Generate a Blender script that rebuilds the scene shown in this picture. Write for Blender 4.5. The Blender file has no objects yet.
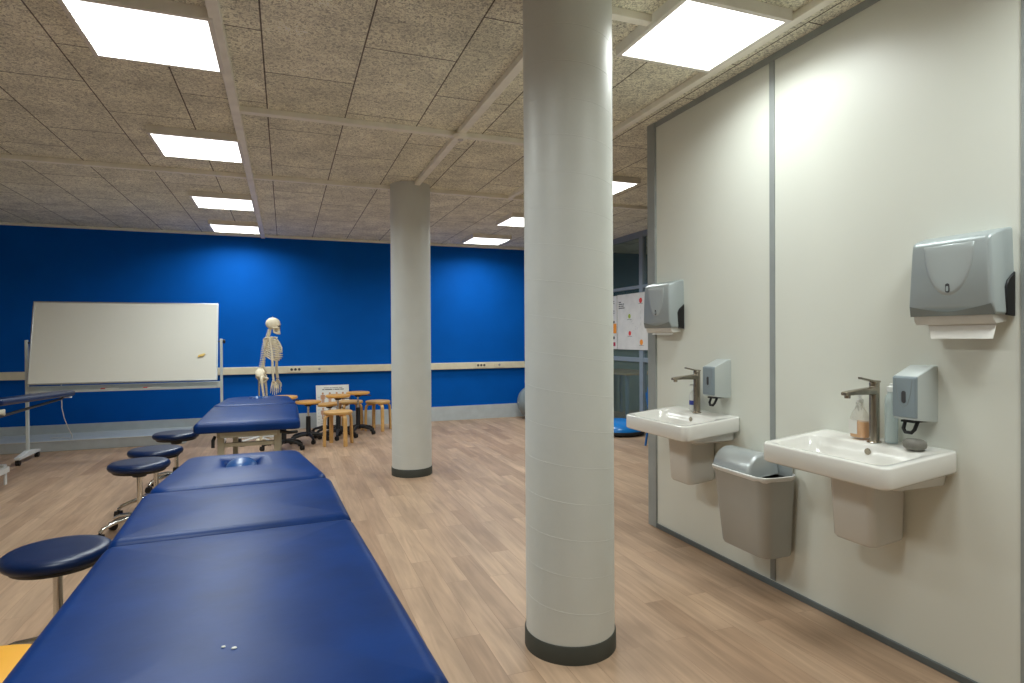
import bpy, bmesh, math, random
from mathutils import Vector, Matrix
random.seed(7)
PI = math.pi
scene = bpy.context.scene
col = scene.collection

# ------------------------------------------------------------------ mesh kit
class MB:
    """collects shapes and links them as ONE mesh object"""
    def __init__(self): self.v = []; self.f = []
    def add(self, vs, fs):
        b = len(self.v); self.v += [tuple(p) for p in vs]
        self.f += [tuple(i + b for i in f) for f in fs]; return self
    def box(self, x0, x1, y0, y1, z0, z1, rot=None, piv=(0, 0, 0)):
        vs = [Vector((x, y, z)) for x in (x0, x1) for y in (y0, y1) for z in (z0, z1)]
        if rot is not None:
            p = Vector(piv); vs = [rot @ (q - p) + p for q in vs]
        return self.add(vs, [(0, 1, 3, 2), (4, 6, 7, 5), (0, 4, 5, 1), (2, 3, 7, 6), (0, 2, 6, 4), (1, 5, 7, 3)])
    def loft(self, rings, cap0=True, cap1=True, closed=True):
        n = len(rings[0]); vs = [p for r in rings for p in r]; fs = []
        for i in range(len(rings) - 1):
            for j in range(n if closed else n - 1):
                a = i * n + j; b = i * n + (j + 1) % n
                fs.append((a, b, b + n, a + n))
        if cap0: fs.append(tuple(reversed(range(n))))
        if cap1: fs.append(tuple(range((len(rings) - 1) * n, len(rings) * n)))
        return self.add(vs, fs)
    def lathe(self, prof, c=(0, 0, 0), n=32, axis='z', sx=1, sy=1):
        rings = []
        for r, z in prof:
            ring = []
            for k in range(n):
                a = 2 * PI * k / n; p = (r * math.cos(a) * sx, r * math.sin(a) * sy, z)
                if axis == 'x': p = (p[2], p[0], p[1])
                if axis == 'y': p = (p[1], p[2], p[0])
                ring.append((p[0] + c[0], p[1] + c[1], p[2] + c[2]))
            rings.append(ring)
        return self.loft(rings)
    def tube(self, pts, r, n=10, caps=True, closed=False):
        pts = [Vector(p) for p in pts]; m = len(pts)
        rs = r if isinstance(r, (list, tuple)) else [r] * m
        rings = []; up = None
        for i, p in enumerate(pts):
            if closed: t = pts[(i + 1) % m] - pts[i - 1]
            else: t = pts[min(i + 1, m - 1)] - pts[max(i - 1, 0)]
            t.normalize()
            if up is None:
                up = Vector((0, 0, 1)) if abs(t.z) < .9 else Vector((1, 0, 0))
            up = (up - t * up.dot(t))
            if up.length < 1e-5: up = t.orthogonal()
            up.normalize(); s = t.cross(up)
            rings.append([p + (up * math.cos(2 * PI * k / n) + s * math.sin(2 * PI * k / n)) * rs[i] for k in range(n)])
        if closed:
            rings.append(rings[0]); return self.loft(rings, False, False)
        return self.loft(rings, caps, caps)
    def ball(self, c, r, n=20, m=12, rot=None):
        if not isinstance(r, (list, tuple)): r = (r, r, r)
        rings = []
        for i in range(m + 1):
            t = PI * i / m; t = min(max(t, .02), PI - .02); ring = []
            for k in range(n):
                a = 2 * PI * k / n
                q = Vector((r[0] * math.sin(t) * math.cos(a), r[1] * math.sin(t) * math.sin(a), -r[2] * math.cos(t)))
                if rot is not None: q = rot @ q
                ring.append(q + Vector(c))
            rings.append(ring)
        return self.loft(rings)
    def prism(self, poly, axis, a, b):
        """poly of 2D points in the plane across the axis, swept from a to b"""
        def P(u, v, w):
            return {'x': (w, u, v), 'y': (u, w, v), 'z': (u, v, w)}[axis]
        return self.loft([[P(u, v, a) for u, v in poly], [P(u, v, b) for u, v in poly]])
    def build(self, name, m, parent=None, bevel=0, smooth=40, seg=2, sub=0, loc=None, kind=None):
        me = bpy.data.meshes.new(name); me.from_pydata(self.v, [], self.f); me.validate()
        bm = bmesh.new(); bm.from_mesh(me)
        bmesh.ops.remove_doubles(bm, verts=bm.verts, dist=1e-6)
        bmesh.ops.recalc_face_normals(bm, faces=bm.faces); bm.to_mesh(me); bm.free()
        if smooth:
            me.shade_smooth(); me.set_sharp_from_angle(angle=math.radians(smooth))
        o = bpy.data.objects.new(name, me); col.objects.link(o)
        if m is not None: me.materials.append(m)
        if parent is not None: o.parent = parent
        if loc is not None: o.location = loc
        if bevel:
            b = o.modifiers.new('bevel', 'BEVEL'); b.width = bevel; b.segments = seg
            b.limit_method = 'ANGLE'; b.angle_limit = math.radians(35); b.harden_normals = False
        if sub:
            s = o.modifiers.new('sub', 'SUBSURF'); s.levels = sub; s.render_levels = sub
        if kind: o['kind'] = kind
        return o

def rrect(hx, hy, r, n=6, c=(0, 0)):
    out = []
    for sx, sy, a0 in ((1, 1, 0), (-1, 1, PI / 2), (-1, -1, PI), (1, -1, 1.5 * PI)):
        for k in range(n + 1):
            a = a0 + PI / 2 * k / n
            out.append((c[0] + sx * (hx - r) + r * math.cos(a), c[1] + sy * (hy - r) + r * math.sin(a)))
    return out

def thing(name, label, cat, loc=(0, 0, 0), rz=0, group=None):
    o = bpy.data.objects.new(name, None); col.objects.link(o); o.empty_display_size = .1
    o.location = loc; o.rotation_euler = (0, 0, rz); tag(o, label, cat, group); return o
def tag(o, label, cat, group=None):
    o['label'] = label; o['category'] = cat
    if group: o['group'] = group
    return o
def kids(o): return [c for c in bpy.data.objects if c.parent == o]
def copy_tree(o, parent=None):
    c = o.copy(); col.objects.link(c)
    if parent is not None: c.parent = parent
    for ch in kids(o): copy_tree(ch, c)
    return c
def again(o, label, loc, rz=0):
    c = copy_tree(o); c.location = loc; c.rotation_euler = (0, 0, rz); c['label'] = label; return c
def struct(mb, name, m, bevel=0, smooth=40):
    return mb.build(name, m, None, bevel, smooth, kind='structure')

# ------------------------------------------------------------------ materials
def mat(name, base, rough=.5, metal=0, spec=.5, noise=None, bump=None, coat=0, trans=0, emit=None, sheen=0, alpha=1):
    """noise=(scale, amount): uneven tone; bump=(scale, strength)"""
    m = bpy.data.materials.new(name); m.use_nodes = True
    nt = m.node_tree; N = nt.nodes; L = nt.links; p = N['Principled BSDF']
    p.inputs['Base Color'].default_value = (*base, 1); p.inputs['Roughness'].default_value = rough
    p.inputs['Metallic'].default_value = metal; p.inputs['Specular IOR Level'].default_value = spec
    p.inputs['Coat Weight'].default_value = coat; p.inputs['Coat Roughness'].default_value = .15
    p.inputs['Transmission Weight'].default_value = trans
    tc = N.new('ShaderNodeTexCoord')
    if noise is None: noise = (9, .06)
    n = N.new('ShaderNodeTexNoise'); n.inputs['Scale'].default_value = noise[0]; n.inputs['Detail'].default_value = 4
    L.new(tc.outputs['Object'], n.inputs['Vector'])
    r = N.new('ShaderNodeMapRange'); r.inputs['From Min'].default_value = .3; r.inputs['From Max'].default_value = .7
    r.inputs['To Min'].default_value = 1 - noise[1]; r.inputs['To Max'].default_value = 1 + noise[1]
    L.new(n.outputs['Fac'], r.inputs['Value'])
    mx = N.new('ShaderNodeMix'); mx.data_type = 'RGBA'; mx.blend_type = 'MULTIPLY'; mx.inputs[0].default_value = 1
    mx.inputs[6].default_value = (*base, 1); L.new(r.outputs[0], mx.inputs[7]); L.new(mx.outputs[2], p.inputs['Base Color'])
    if bump:
        nb = N.new('ShaderNodeTexNoise'); nb.inputs['Scale'].default_value = bump[0]; nb.inputs['Detail'].default_value = 5
        L.new(tc.outputs['Object'], nb.inputs['Vector'])
        b = N.new('ShaderNodeBump'); b.inputs['Strength'].default_value = bump[1]; b.inputs['Distance'].default_value = .01
        L.new(nb.outputs['Fac'], b.inputs['Height']); L.new(b.outputs[0], p.inputs['Normal'])
    if emit:
        p.inputs['Emission Color'].default_value = (*emit[:3], 1); p.inputs['Emission Strength'].default_value = emit[3]
    return m

def clear(name, tint, cover, rough=.08):
    """thin see-through sheet: mostly lets light straight through, the rest is a glossy surface"""
    m = mat(name, tint, rough)
    nt = m.node_tree; p = nt.nodes['Principled BSDF']; out = nt.nodes['Material Output']
    tr = nt.nodes.new('ShaderNodeBsdfTransparent'); tr.inputs[0].default_value = (*[.5 + .5 * c for c in tint], 1)
    mx = nt.nodes.new('ShaderNodeMixShader'); mx.inputs[0].default_value = cover
    nt.links.new(tr.outputs[0], mx.inputs[1]); nt.links.new(p.outputs[0], mx.inputs[2]); nt.links.new(mx.outputs[0], out.inputs[0])
    return m

def floor_mat():
    m = bpy.data.materials.new('wood_plank_floor'); m.use_nodes = True
    nt = m.node_tree; N = nt.nodes; L = nt.links; p = N['Principled BSDF']
    tc = N.new('ShaderNodeTexCoord')
    mp = N.new('ShaderNodeMapping'); mp.inputs['Rotation'].default_value = (0, 0, PI / 2); mp.inputs['Location'].default_value = (.3, .05, 0)
    L.new(tc.outputs['Object'], mp.inputs[0])
    def brick(c1, c2, mortar, off):
        b = N.new('ShaderNodeTexBrick'); b.offset = off; b.offset_frequency = 2
        b.inputs['Scale'].default_value = 1; b.inputs['Brick Width'].default_value = .92; b.inputs['Row Height'].default_value = .118
        b.inputs['Mortar Size'].default_value = .0011; b.inputs['Mortar Smooth'].default_value = .3; b.inputs['Bias'].default_value = 0
        b.inputs['Color1'].default_value = c1; b.inputs['Color2'].default_value = c2; b.inputs['Mortar'].default_value = mortar
        L.new(mp.outputs[0], b.inputs[0]); return b
    b = brick((.375, .245, .160, 1), (.48, .33, .222, 1), (.30, .19, .125, 1), .37)
    rnd = brick((0, 0, 0, 1), (1, 1, 1, 1), (.5, .5, .5, 1), .37)
    # grain that shifts from plank to plank
    sc = N.new('ShaderNodeVectorMath'); sc.operation = 'MULTIPLY'; sc.inputs[1].default_value = (2.0, 26, 1)
    L.new(mp.outputs[0], sc.inputs[0])
    off = N.new('ShaderNodeVectorMath'); off.operation = 'SCALE'; off.inputs[3].default_value = 13
    L.new(rnd.outputs['Color'], off.inputs[0])
    ad = N.new('ShaderNodeVectorMath'); L.new(sc.outputs[0], ad.inputs[0]); L.new(off.outputs[0], ad.inputs[1])
    g = N.new('ShaderNodeTexNoise'); g.inputs['Scale'].default_value = 1; g.inputs['Detail'].default_value = 6; g.inputs['Distortion'].default_value = 1.2
    L.new(ad.outputs[0], g.inputs['Vector'])
    r = N.new('ShaderNodeMapRange'); r.inputs[1].default_value = .3; r.inputs[2].default_value = .7; r.inputs[3].default_value = .84; r.inputs[4].default_value = 1.12
    L.new(g.outputs['Fac'], r.inputs[0])
    mx = N.new('ShaderNodeMix'); mx.data_type = 'RGBA'; mx.blend_type = 'MULTIPLY'; mx.inputs[0].default_value = 1
    L.new(b.outputs['Color'], mx.inputs[6]); L.new(r.outputs[0], mx.inputs[7])
    # broad knots and smoky patches
    k = N.new('ShaderNodeTexNoise'); k.inputs['Scale'].default_value = 1; k.inputs['Detail'].default_value = 3
    sk = N.new('ShaderNodeVectorMath'); sk.operation = 'MULTIPLY'; sk.inputs[1].default_value = (1.6, 7, 1); L.new(mp.outputs[0], sk.inputs[0]); 
    ad2 = N.new('ShaderNodeVectorMath'); L.new(sk.outputs[0], ad2.inputs[0]); L.new(off.outputs[0], ad2.inputs[1]); L.new(ad2.outputs[0], k.inputs['Vector'])
    rk = N.new('ShaderNodeMapRange'); rk.inputs[1].default_value = .35; rk.inputs[2].default_value = .65; rk.inputs[3].default_value = .86; rk.inputs[4].default_value = 1.1
    L.new(k.outputs['Fac'], rk.inputs[0])
    mx2 = N.new('ShaderNodeMix'); mx2.data_type = 'RGBA'; mx2.blend_type = 'MULTIPLY'; mx2.inputs[0].default_value = 1
    L.new(mx.outputs[2], mx2.inputs[6]); L.new(rk.outputs[0], mx2.inputs[7])
    L.new(mx2.outputs[2], p.inputs['Base Color'])
    p.inputs['Roughness'].default_value = .46; p.inputs['Specular IOR Level'].default_value = .35
    bp = N.new('ShaderNodeBump'); bp.inputs['Strength'].default_value = .12; bp.inputs['Distance'].default_value = .004
    L.new(g.outputs['Fac'], bp.inputs['Height']); L.new(bp.outputs[0], p.inputs['Normal'])
    return m

def ceiling_mat():
    m = bpy.data.materials.new('wood_wool_ceiling_boards'); m.use_nodes = True
    nt = m.node_tree; N = nt.nodes; L = nt.links; p = N['Principled BSDF']
    tc = N.new('ShaderNodeTexCoord')
    mp = N.new('ShaderNodeMapping'); mp.inputs['Rotation'].default_value = (0, 0, PI / 2); mp.inputs['Location'].default_value = (-.27, 0, 0)
    mp.vector_type = 'POINT'
    L.new(tc.outputs['Object'], mp.inputs[0])
    b = N.new('ShaderNodeTexBrick'); b.offset = .5
    b.inputs['Scale'].default_value = 1; b.inputs['Brick Width'].default_value = .925; b.inputs['Row Height'].default_value = .465
    b.inputs['Mortar Size'].default_value = .004; b.inputs['Mortar Smooth'].default_value = .2; b.inputs['Bias'].default_value = 0
    b.inputs['Color1'].default_value = (.83, .815, .665, 1); b.inputs['Color2'].default_value = (.92, .905, .755, 1); b.inputs['Mortar'].default_value = (.16, .14, .11, 1)
    mp.inputs['Location'].default_value = CEIL_OFF
    L.new(mp.outputs[0], b.inputs[0])
    # wood fibres
    n1 = N.new('ShaderNodeTexNoise'); n1.inputs['Scale'].default_value = 62; n1.inputs['Detail'].default_value = 5; n1.inputs['Roughness'].default_value = .65; n1.inputs['Distortion'].default_value = 1.5
    L.new(tc.outputs['Object'], n1.inputs['Vector'])
    r1 = N.new('ShaderNodeMapRange'); r1.inputs[1].default_value = .36; r1.inputs[2].default_value = .56; r1.inputs[3].default_value = .46; r1.inputs[4].default_value = 1.16
    L.new(n1.outputs['Fac'], r1.inputs[0])
    n2 = N.new('ShaderNodeTexNoise'); n2.inputs['Scale'].default_value = 4.5; n2.inputs['Detail'].default_value = 4
    L.new(tc.outputs['Object'], n2.inputs['Vector'])
    r2 = N.new('ShaderNodeMapRange'); r2.inputs[1].default_value = .3; r2.inputs[2].default_value = .7; r2.inputs[3].default_value = .84; r2.inputs[4].default_value = 1.12
    L.new(n2.outputs['Fac'], r2.inputs[0])
    mu = N.new('ShaderNodeMath'); mu.operation = 'MULTIPLY'; L.new(r1.outputs[0], mu.inputs[0]); L.new(r2.outputs[0], mu.inputs[1])
    mx = N.new('ShaderNodeMix'); mx.data_type = 'RGBA'; mx.blend_type = 'MULTIPLY'; mx.inputs[0].default_value = 1
    L.new(b.outputs['Color'], mx.inputs[6]); L.new(mu.outputs[0], mx.inputs[7]); L.new(mx.outputs[2], p.inputs['Base Color'])
    p.inputs['Roughness'].default_value = .95; p.inputs['Specular IOR Level'].default_value = .1
    bp = N.new('ShaderNodeBump'); bp.inputs['Strength'].default_value = .5; bp.inputs['Distance'].default_value = .01
    L.new(n1.outputs['Fac'], bp.inputs['Height']); L.new(bp.outputs[0], p.inputs['Normal'])
    return m

def metal_brushed(name, base, rough=.3):
    return mat(name, base, rough, 1, noise=(60, .05))

# brick space after a quarter turn: u = -y + ox, v = x + oy
CEIL_OFF = (4.88, .09 + .465 * 20, 0)
M = dict(
    floor=floor_mat(), ceil=ceiling_mat(),
    blue_wall=mat('blue_painted_wall', (.0005, .098, .455), .7, spec=.08, noise=(3, .05), bump=(180, .08)),
    skirt=mat('grey_skirting_panel', (.50, .55, .575), .5),
    skirt_light=mat('pale_skirting_duct', (.56, .56, .53), .45),
    white_wall=mat('white_wall_panel', (.745, .765, .70), .38, noise=(1.5, .02)),
    plain_wall=mat('off_white_paint', (.82, .82, .79), .7),
    profile=mat('grey_blue_profile', (.33, .36, .36), .4, .1),
    profile_dk=mat('dark_grey_floor_profile', (.13, .15, .155), .4, .2),
    trunk=mat('cream_trunking', (.72, .66, .50), .45),
    rail=mat('ceiling_rail_paint', (.93, .91, .80), .5),
    column=mat('grey_white_column_paint', (.64, .66, .63), .42, noise=(5, .03), bump=(35, .05)),
    band=mat('dark_grey_column_base', (.050, .052, .042), .6),
    vinyl=mat('navy_blue_vinyl', (.001, .027, .142), .40, spec=.2, noise=(7, .16), bump=(9, .10)),
    vinyl_lt=mat('navy_blue_vinyl_insert', (.010, .07, .24), .32, noise=(7, .1), coat=.1),
    vinyl_dk=mat('dark_navy_vinyl', (.001, .013, .062), .34, spec=.4, noise=(8, .12)),
    cream_metal=mat('cream_frame_paint', (.52, .49, .38), .45),
    white_metal=mat('white_frame_paint', (.66, .67, .66), .4),
    alu=metal_brushed('satin_aluminium', (.62, .65, .67), .38),
    alu_paint=mat('silver_painted_metal', (.56, .60, .59), .35, .1),
    chrome=metal_brushed('chrome', (.72, .72, .70), .16),
    tap=metal_brushed('brushed_bronze_steel', (.40, .355, .29), .27),
    black=mat('black_plastic', (.008, .008, .009), .45),
    rubber=mat('black_rubber', (.013, .013, .014), .7),
    birch=mat('birch_wood', (.66, .39, .14), .42, noise=(14, .12)),
    seatwood=mat('orange_varnished_seat', (.68, .35, .085), .36, noise=(12, .12)),
    orange=mat('orange_seat', (.88, .42, .030), .45, noise=(4, .04)),
    board=mat('whiteboard_enamel', (.78, .78, .72), .16, noise=(2, .015), coat=.3),
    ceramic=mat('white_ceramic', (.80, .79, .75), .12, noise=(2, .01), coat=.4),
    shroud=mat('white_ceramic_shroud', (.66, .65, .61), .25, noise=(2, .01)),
    silver=mat('silver_grey_plastic', (.40, .45, .46), .36, .25, noise=(3, .02)),
    silver_lt=mat('pale_silver_plastic', (.58, .63, .63), .32, .25, noise=(3, .02)),
    silver_mid=mat('light_grey_plastic', (.47, .52, .53), .33, .25, noise=(3, .02)),
    silver_dk=mat('slate_grey_plastic', (.24, .275, .275), .38, .2, noise=(3, .02)),
    soap_front=mat('blue_grey_plastic', (.27, .33, .37), .36, .15),
    binm=mat('silver_bin_plastic', (.40, .40, .375), .42, .3, noise=(4, .04)),
    binlid=mat('silver_lid_plastic', (.50, .54, .55), .3, .4, noise=(4, .03)),
    liner=mat('white_bin_liner', (.72, .72, .70), .45, bump=(40, .3)),
    paper=mat('white_paper', (.80, .79, .75), .8),
    tray_white=mat('off_white_plastic', (.66, .64, .59), .5),
    bone=mat('ivory_bone', (.78, .70, .53), .5, noise=(30, .12)),
    red=mat('red_plastic', (.62, .02, .02), .4),
    yellow=mat('yellow_magnet', (.72, .52, .16), .5),
    txt=mat('dark_grey_print', (.05, .05, .055), .7),
    txt_lt=mat('grey_print', (.30, .30, .30), .7),
    dotred=mat('red_print', (.70, .045, .04), .6), dotgreen=mat('green_print', (.36, .46, .05), .6),
    dotorange=mat('orange_print', (.85, .30, .03), .6), dotmaroon=mat('maroon_print', (.38, .015, .06), .6),
    printboard=mat('white_printed_board', (.70, .69, .66), .5),
    skin=mat('flesh_print', (.50, .27, .16), .7),
    ball=mat('grey_vinyl_ball', (.23, .27, .28), .35),
    bosu=mat('light_blue_rubber_dome', (.015, .21, .62), .25, coat=.3),
    bluechair=mat('bright_blue_plastic', (.006, .13, .42), .35),
    glass=clear('tinted_glass', (.50, .62, .64), .07, .03),
    backroom=mat('teal_room_paint', (.02, .13, .18), .8),
    backlow=mat('grey_green_wainscot', (.30, .36, .32), .7),
    backfloor=mat('dark_green_floor', (.045, .06, .05), .7),
    mull=mat('grey_blue_window_frame', (.24, .29, .34), .45),
    bottle=clear('clear_plastic_bottle', (.9, .9, .88), .22),
    bottle_blue=clear('pale_blue_bottle', (.74, .84, .86), .5, .2),
    soap_orange=clear('orange_soap', (.92, .47, .12), .75),
    bottle_white=mat('white_bottle_plastic', (.80, .82, .80), .25),
    label_blue=mat('blue_bottle_label', (.03, .05, .36), .5),
    stone=mat('grey_stone_soap', (.20, .19, .165), .55, noise=(30, .12)),
    desk=mat('beech_desk_top', (.50, .33, .17), .45),
    diffuser=mat('light_diffuser', (.9, .9, .9), .5, emit=(1.0, .985, .95, 3.0)),
    frame_lt=mat('light_frame_paint', (.80, .78, .71), .5),
)

# ------------------------------------------------------------------ room shell
W, C, D = 2.323, 2.70, 9.05
XL, XR, YF = -4.6, 4.51, -2.6
struct(MB().box(XL - .1, XR + 3, YF - .1, D + .1, -.1, 0), 'floor', M['floor'])
struct(MB().box(XL - .1, XR + 3, YF - .1, D + .1, C, C + .1), 'ceiling', M['ceil'])
struct(MB().box(XL - .1, XR + .06, D, D + .1, 0, C), 'wall_back', M['blue_wall'])
struct(MB().box(XL - .1, XL, YF, D, 0, C), 'wall_left', M['plain_wall'])
struct(MB().box(XL, XR + 3, YF - .1, YF, 0, C), 'wall_front', M['plain_wall'])
struct(MB().box(W, W + .1, YF, 3.52, 0, C), 'wall_right', M['white_wall'])
# grey lower panel on the back wall, and the pale duct that runs low along its left half
struct(MB().box(XL, XR, D - .02, D, 0, .215), 'baseboard_back', M['skirt'])
struct(MB().box(XL, -1.15, 8.30, D - .02, 0, .11), 'trim_1', M['skirt'], .004)
struct(MB().box(XL, -1.15, 8.292, 8.32, .108, .118), 'trim_16', M['skirt_light'], .002)
# cable trunking at desk height
struct(MB().box(XL, XR, D - .055, D, .785, .885), 'trim_2', M['trunk'], .006)
# profiles of the white wall panels
struct(MB().box(W - .012, W, YF, 3.438, 0, .028), 'baseboard_right', M['profile_dk'], .002)
struct(MB().box(W - .006, W, YF, 3.438, C - .035, C), 'trim_3', M['profile'], .001)
struct(MB().box(W - .006, W, 2.397, 2.43, .034, C - .035), 'trim_4', M['profile'], .001)
struct(MB().box(W - .006, W, 1.272, 1.304, .034, C - .035), 'trim_5', M['profile'], .001)
struct(MB().box(W - .014, W + .114, 3.438, 3.526, 0, C - .001), 'trim_6', M['profile'], .002)
# ceiling rails
ZR = C - .035
struct(MB().box(-.296, -.246, YF, D - .02, ZR - .01, C), 'trim_7', M['rail'], .003)
struct(MB().box(-.246, 2.105, 4.045, 4.095, ZR, C), 'trim_8', M['rail'], .003)
struct(MB().box(XL, -.296, 5.70, 5.745, ZR, C).box(-.246, XR, 5.70, 5.745, ZR, C), 'trim_9', M['rail'], .003)
struct(MB().box(1.115, 1.165, YF, 4.045, ZR, C).box(1.115, 1.165, 4.095, 5.70, ZR, C), 'trim_10', M['rail'], .003)
struct(MB().box(2.105, 2.15, YF, 5.70, ZR, C), 'trim_11', M['rail'], .003)
struct(MB().box(1.165, 1.53, 2.29, 2.335, ZR, C), 'trim_12', M['rail'], .003)
struct(MB().box(XL, XR, D - .05, D, C - .03, C), 'trim_13', M['rail'], .003)

# glass partition on the far right and the dark room behind it
def glass_wall():
    f = MB()
    for y in (D - .045, 7.05, 5.2, 3.4, 1.6, -.2, YF + .045): f.box(XR, XR + .06, y - .045, y + .045, 0, C)
    for z, h in ((.03, .03), (.955, .03), (1.95, .022), (C - .04, .04)): f.box(XR + .003, XR + .057, YF, D, z - h, z + h)
    w = struct(f, 'window_1', M['mull'], .003)
    MB().box(XR + .025, XR + .033, YF, D, .03, C - .04).build('glass_pane', M['glass'], w)
glass_wall()
struct(MB().box(XR + 2.9, XR + 3, YF, D, 0, C), 'wall_far_right', M['backroom'])
struct(MB().box(XR + .06, XR + 3, D, D + .1, 0, C), 'wall_beyond_glass', M['backroom'])
struct(MB().box(XR + 2.88, XR + 2.9, YF, D, 0, 1.05).box(XR + .06, XR + 2.88, D - .02, D, 0, 1.05), 'trim_14', M['backlow'])
struct(MB().box(XR + 2.86, XR + 2.9, YF, D, 1.42, 1.50).box(XR + 2.86, XR + 2.9, YF, D, 1.95, 1.99).box(XR + 2.86, XR + 2.9, YF, D, 2.25, 2.27), 'trim_15', M['mull'])

# ------------------------------------------------------------------ columns
def column(loc, label, phase):
    t = thing('column', label, 'column', loc, 0, 'round columns')
    n, pitch = 64, .143
    prof = []
    # shaft wound from paper formwork: a shallow ridge climbs round it
    mb = MB(); rings = []; H0, H1 = .07, C - .001
    R0 = .184
    mb.lathe([(R0, H0), (R0, H1)], n=72)
    mb.build('shaft', M['column'], t, smooth=60)
    sp = MB(); pts = []; turns = int((H1 - H0) / pitch) - 1
    for k in range(turns * 40 + 1):
        a = phase - 2 * PI * k / 40; z = H0 + .06 + pitch * k / 40
        pts.append((math.cos(a) * (R0 - .0008), math.sin(a) * (R0 - .0008), z))
    sp.tube(pts, .0019, n=6); sp.build('seam_ridge', M['column'], t, smooth=80)
    MB().lathe([(.181, 0), (.190, 0), (.190, .068), (.187, .072), (.181, .072)], n=72).build('base_band', M['band'], t)
    return t
column((1.110, 2.283, 0), 'thick pale grey round column standing in front, nearest one, dark base band', 1.1)
column((1.110, 5.652, 0), 'farther pale grey round column, right of the wooden stools', .3)

# ------------------------------------------------------------------ ceiling lights
POWER, SPREAD = 19, 158
def light(cx, cy, label, dim=1.0, s=.264):
    t = thing('ceiling_light', label, 'ceiling light', (cx, cy, C), 0, 'square ceiling light panels')
    f = MB(); o = s + .022; d = .05
    for a in ((-o, -s, -o, o), (s, o, -o, o), (-s, s, -o, -s), (-s, s, s, o)): f.box(a[0], a[1], a[2], a[3], -d, 0)
    f.build('frame', M['frame_lt'], t)
    MB().box(-s, s, -s, s, -d + .004, -d + .014).build('diffuser', M['diffuser'], t, smooth=0)
    ld = bpy.data.lights.new('led_panel', 'AREA'); ld.shape = 'SQUARE'; ld.size = 2 * s; ld.energy = POWER * dim; ld.spread = math.radians(SPREAD); ld.color = (.925, 1, .98)
    lo = bpy.data.objects.new('led_panel', ld); col.objects.link(lo); lo.parent = t; lo.location = (0, 0, -d + .002)
    return t
LX = -.566
light(LX, 3.18, 'large square light panel nearest in the left ceiling row, above the blue couch')
light(LX, 4.905, 'second square light panel from the front in the left ceiling row')
light(LX, 6.82, 'third square light panel from the front in the left ceiling row')
light(LX, 8.36, 'left-row square light panel closest to the blue wall', .85)
light(1.806, 2.325, 'large square light panel over the wash basins by the white wall', .46, .256)
light(2.72, 4.98, 'light panel just showing right of the near column')
light(2.72, 6.76, 'light panel cut by the left edge of the near column')
light(2.72, 8.27, 'light panel on the right of the far column, nearest the blue wall', .85)
light(LX, 1.40, 'square light panel in the left ceiling row, over the near end of the couch')
light(1.815, .62, 'square light panel by the white wall, before the basins', .82)
light(5.9, 6.5, 'unseen light panel added to brighten the room behind the glass partition')  # added lamp, hidden by the white wall, lifts the room behind the glass
sd = thing('smoke_detector', 'small round cream detector where two ceiling rails cross', 'smoke detector', (1.14, 4.02, C - .036))
MB().lathe([(.001, -.028), (.03, -.028), (.045, -.02), (.052, 0), (.001, 0)], n=28).build('housing', M['rail'], sd)
MB().lathe([(.001, -.036), (.017, -.036), (.02, -.028), (.001, -.028)], n=20).build('sensor_cap', M['tray_white'], sd)

# ------------------------------------------------------------------ treatment couches
def pad_rings(hx, y0, y1, z0, z1, rc, re, crown=.012, taper=None):
    """upholstered slab: rounded plan, rounded edges, a soft crown"""
    cy, hy = (y0 + y1) / 2, (y1 - y0) / 2; rings = []
    def ring(ins, z):
        r = []
        for x, y in rrect(hx - ins, hy - ins, max(rc - ins, .006), 7):
            yy = y + cy
            if taper: x *= taper(yy)
            r.append((x, yy, z))
        return r
    rings.append(ring(re * .6, z0))
    for a in (0, 30, 60, 90):
        q = math.radians(a); rings.append(ring(re * .4 * (1 - math.sin(q)), z0 + re * .4 * (1 - math.cos(q))))
    for a in (0, 18, 36, 54, 72, 90):
        q = math.radians(a); rings.append(ring(re * (1 - math.cos(q)), z1 - re * (1 - math.sin(q))))
    for k in (.25, .5, .75, .95):
        rings.append(ring(re + (min(hx, hy) - re) * k, z1 + crown * (1 - (1 - k) ** 2)))
    return rings
def pad(name, parent, hx, y0, y1, z0, z1, rc=.03, re=.03, crown=.008, taper=None, m='vinyl'):
    return MB().loft(pad_rings(hx, y0, y1, z0, z1, rc, re, crown, taper)).build(name, M[m], parent, smooth=50)
def head_pad(parent, hx, y0, y1, z0, z1, rc, re, hole, taper):
    """pad with a breathing hole: the top closes in rings that sink into the hole"""
    base = pad_rings(hx, y0, y1, z0, z1, rc, re, 0, taper)[:11]
    n = len(base[0]); outer = base[-1]; hc, ha, hb = hole; rings = base
    ell = []
    for p in outer:
        a = math.atan2((p[1] - hc[1]) / hb, (p[0] - hc[0]) / ha); ell.append((math.cos(a), math.sin(a)))
    for t in (.2, .4, .6, .8, 1.0):
        r = []
        for p, e in zip(outer, ell):
            q = (hc[0] + e[0] * ha * 1.45, hc[1] + e[1] * hb * 1.45)
            r.append((p[0] * (1 - t) + q[0] * t, p[1] * (1 - t) + q[1] * t, z1 + .012 * math.sin(PI * min(t, .8) * .7)))
        rings.append(r)
    for s, dz in ((1.25, .004), (1.08, -.006), (1.0, -.022), (.96, -.045), (.94, -.06)):
        rings.append([(hc[0] + e[0] * ha * s, hc[1] + e[1] * hb * s, z1 + dz) for e in ell])
    h = MB().loft(rings).build('head_section', M['vinyl'], parent, smooth=60)
    MB().ball((hc[0], hc[1], z1 - .022), (ha * .86, hb * .90, .050), 28, 12).build('face_plug', M['vinyl_lt'], parent, smooth=80)
    return h
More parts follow.
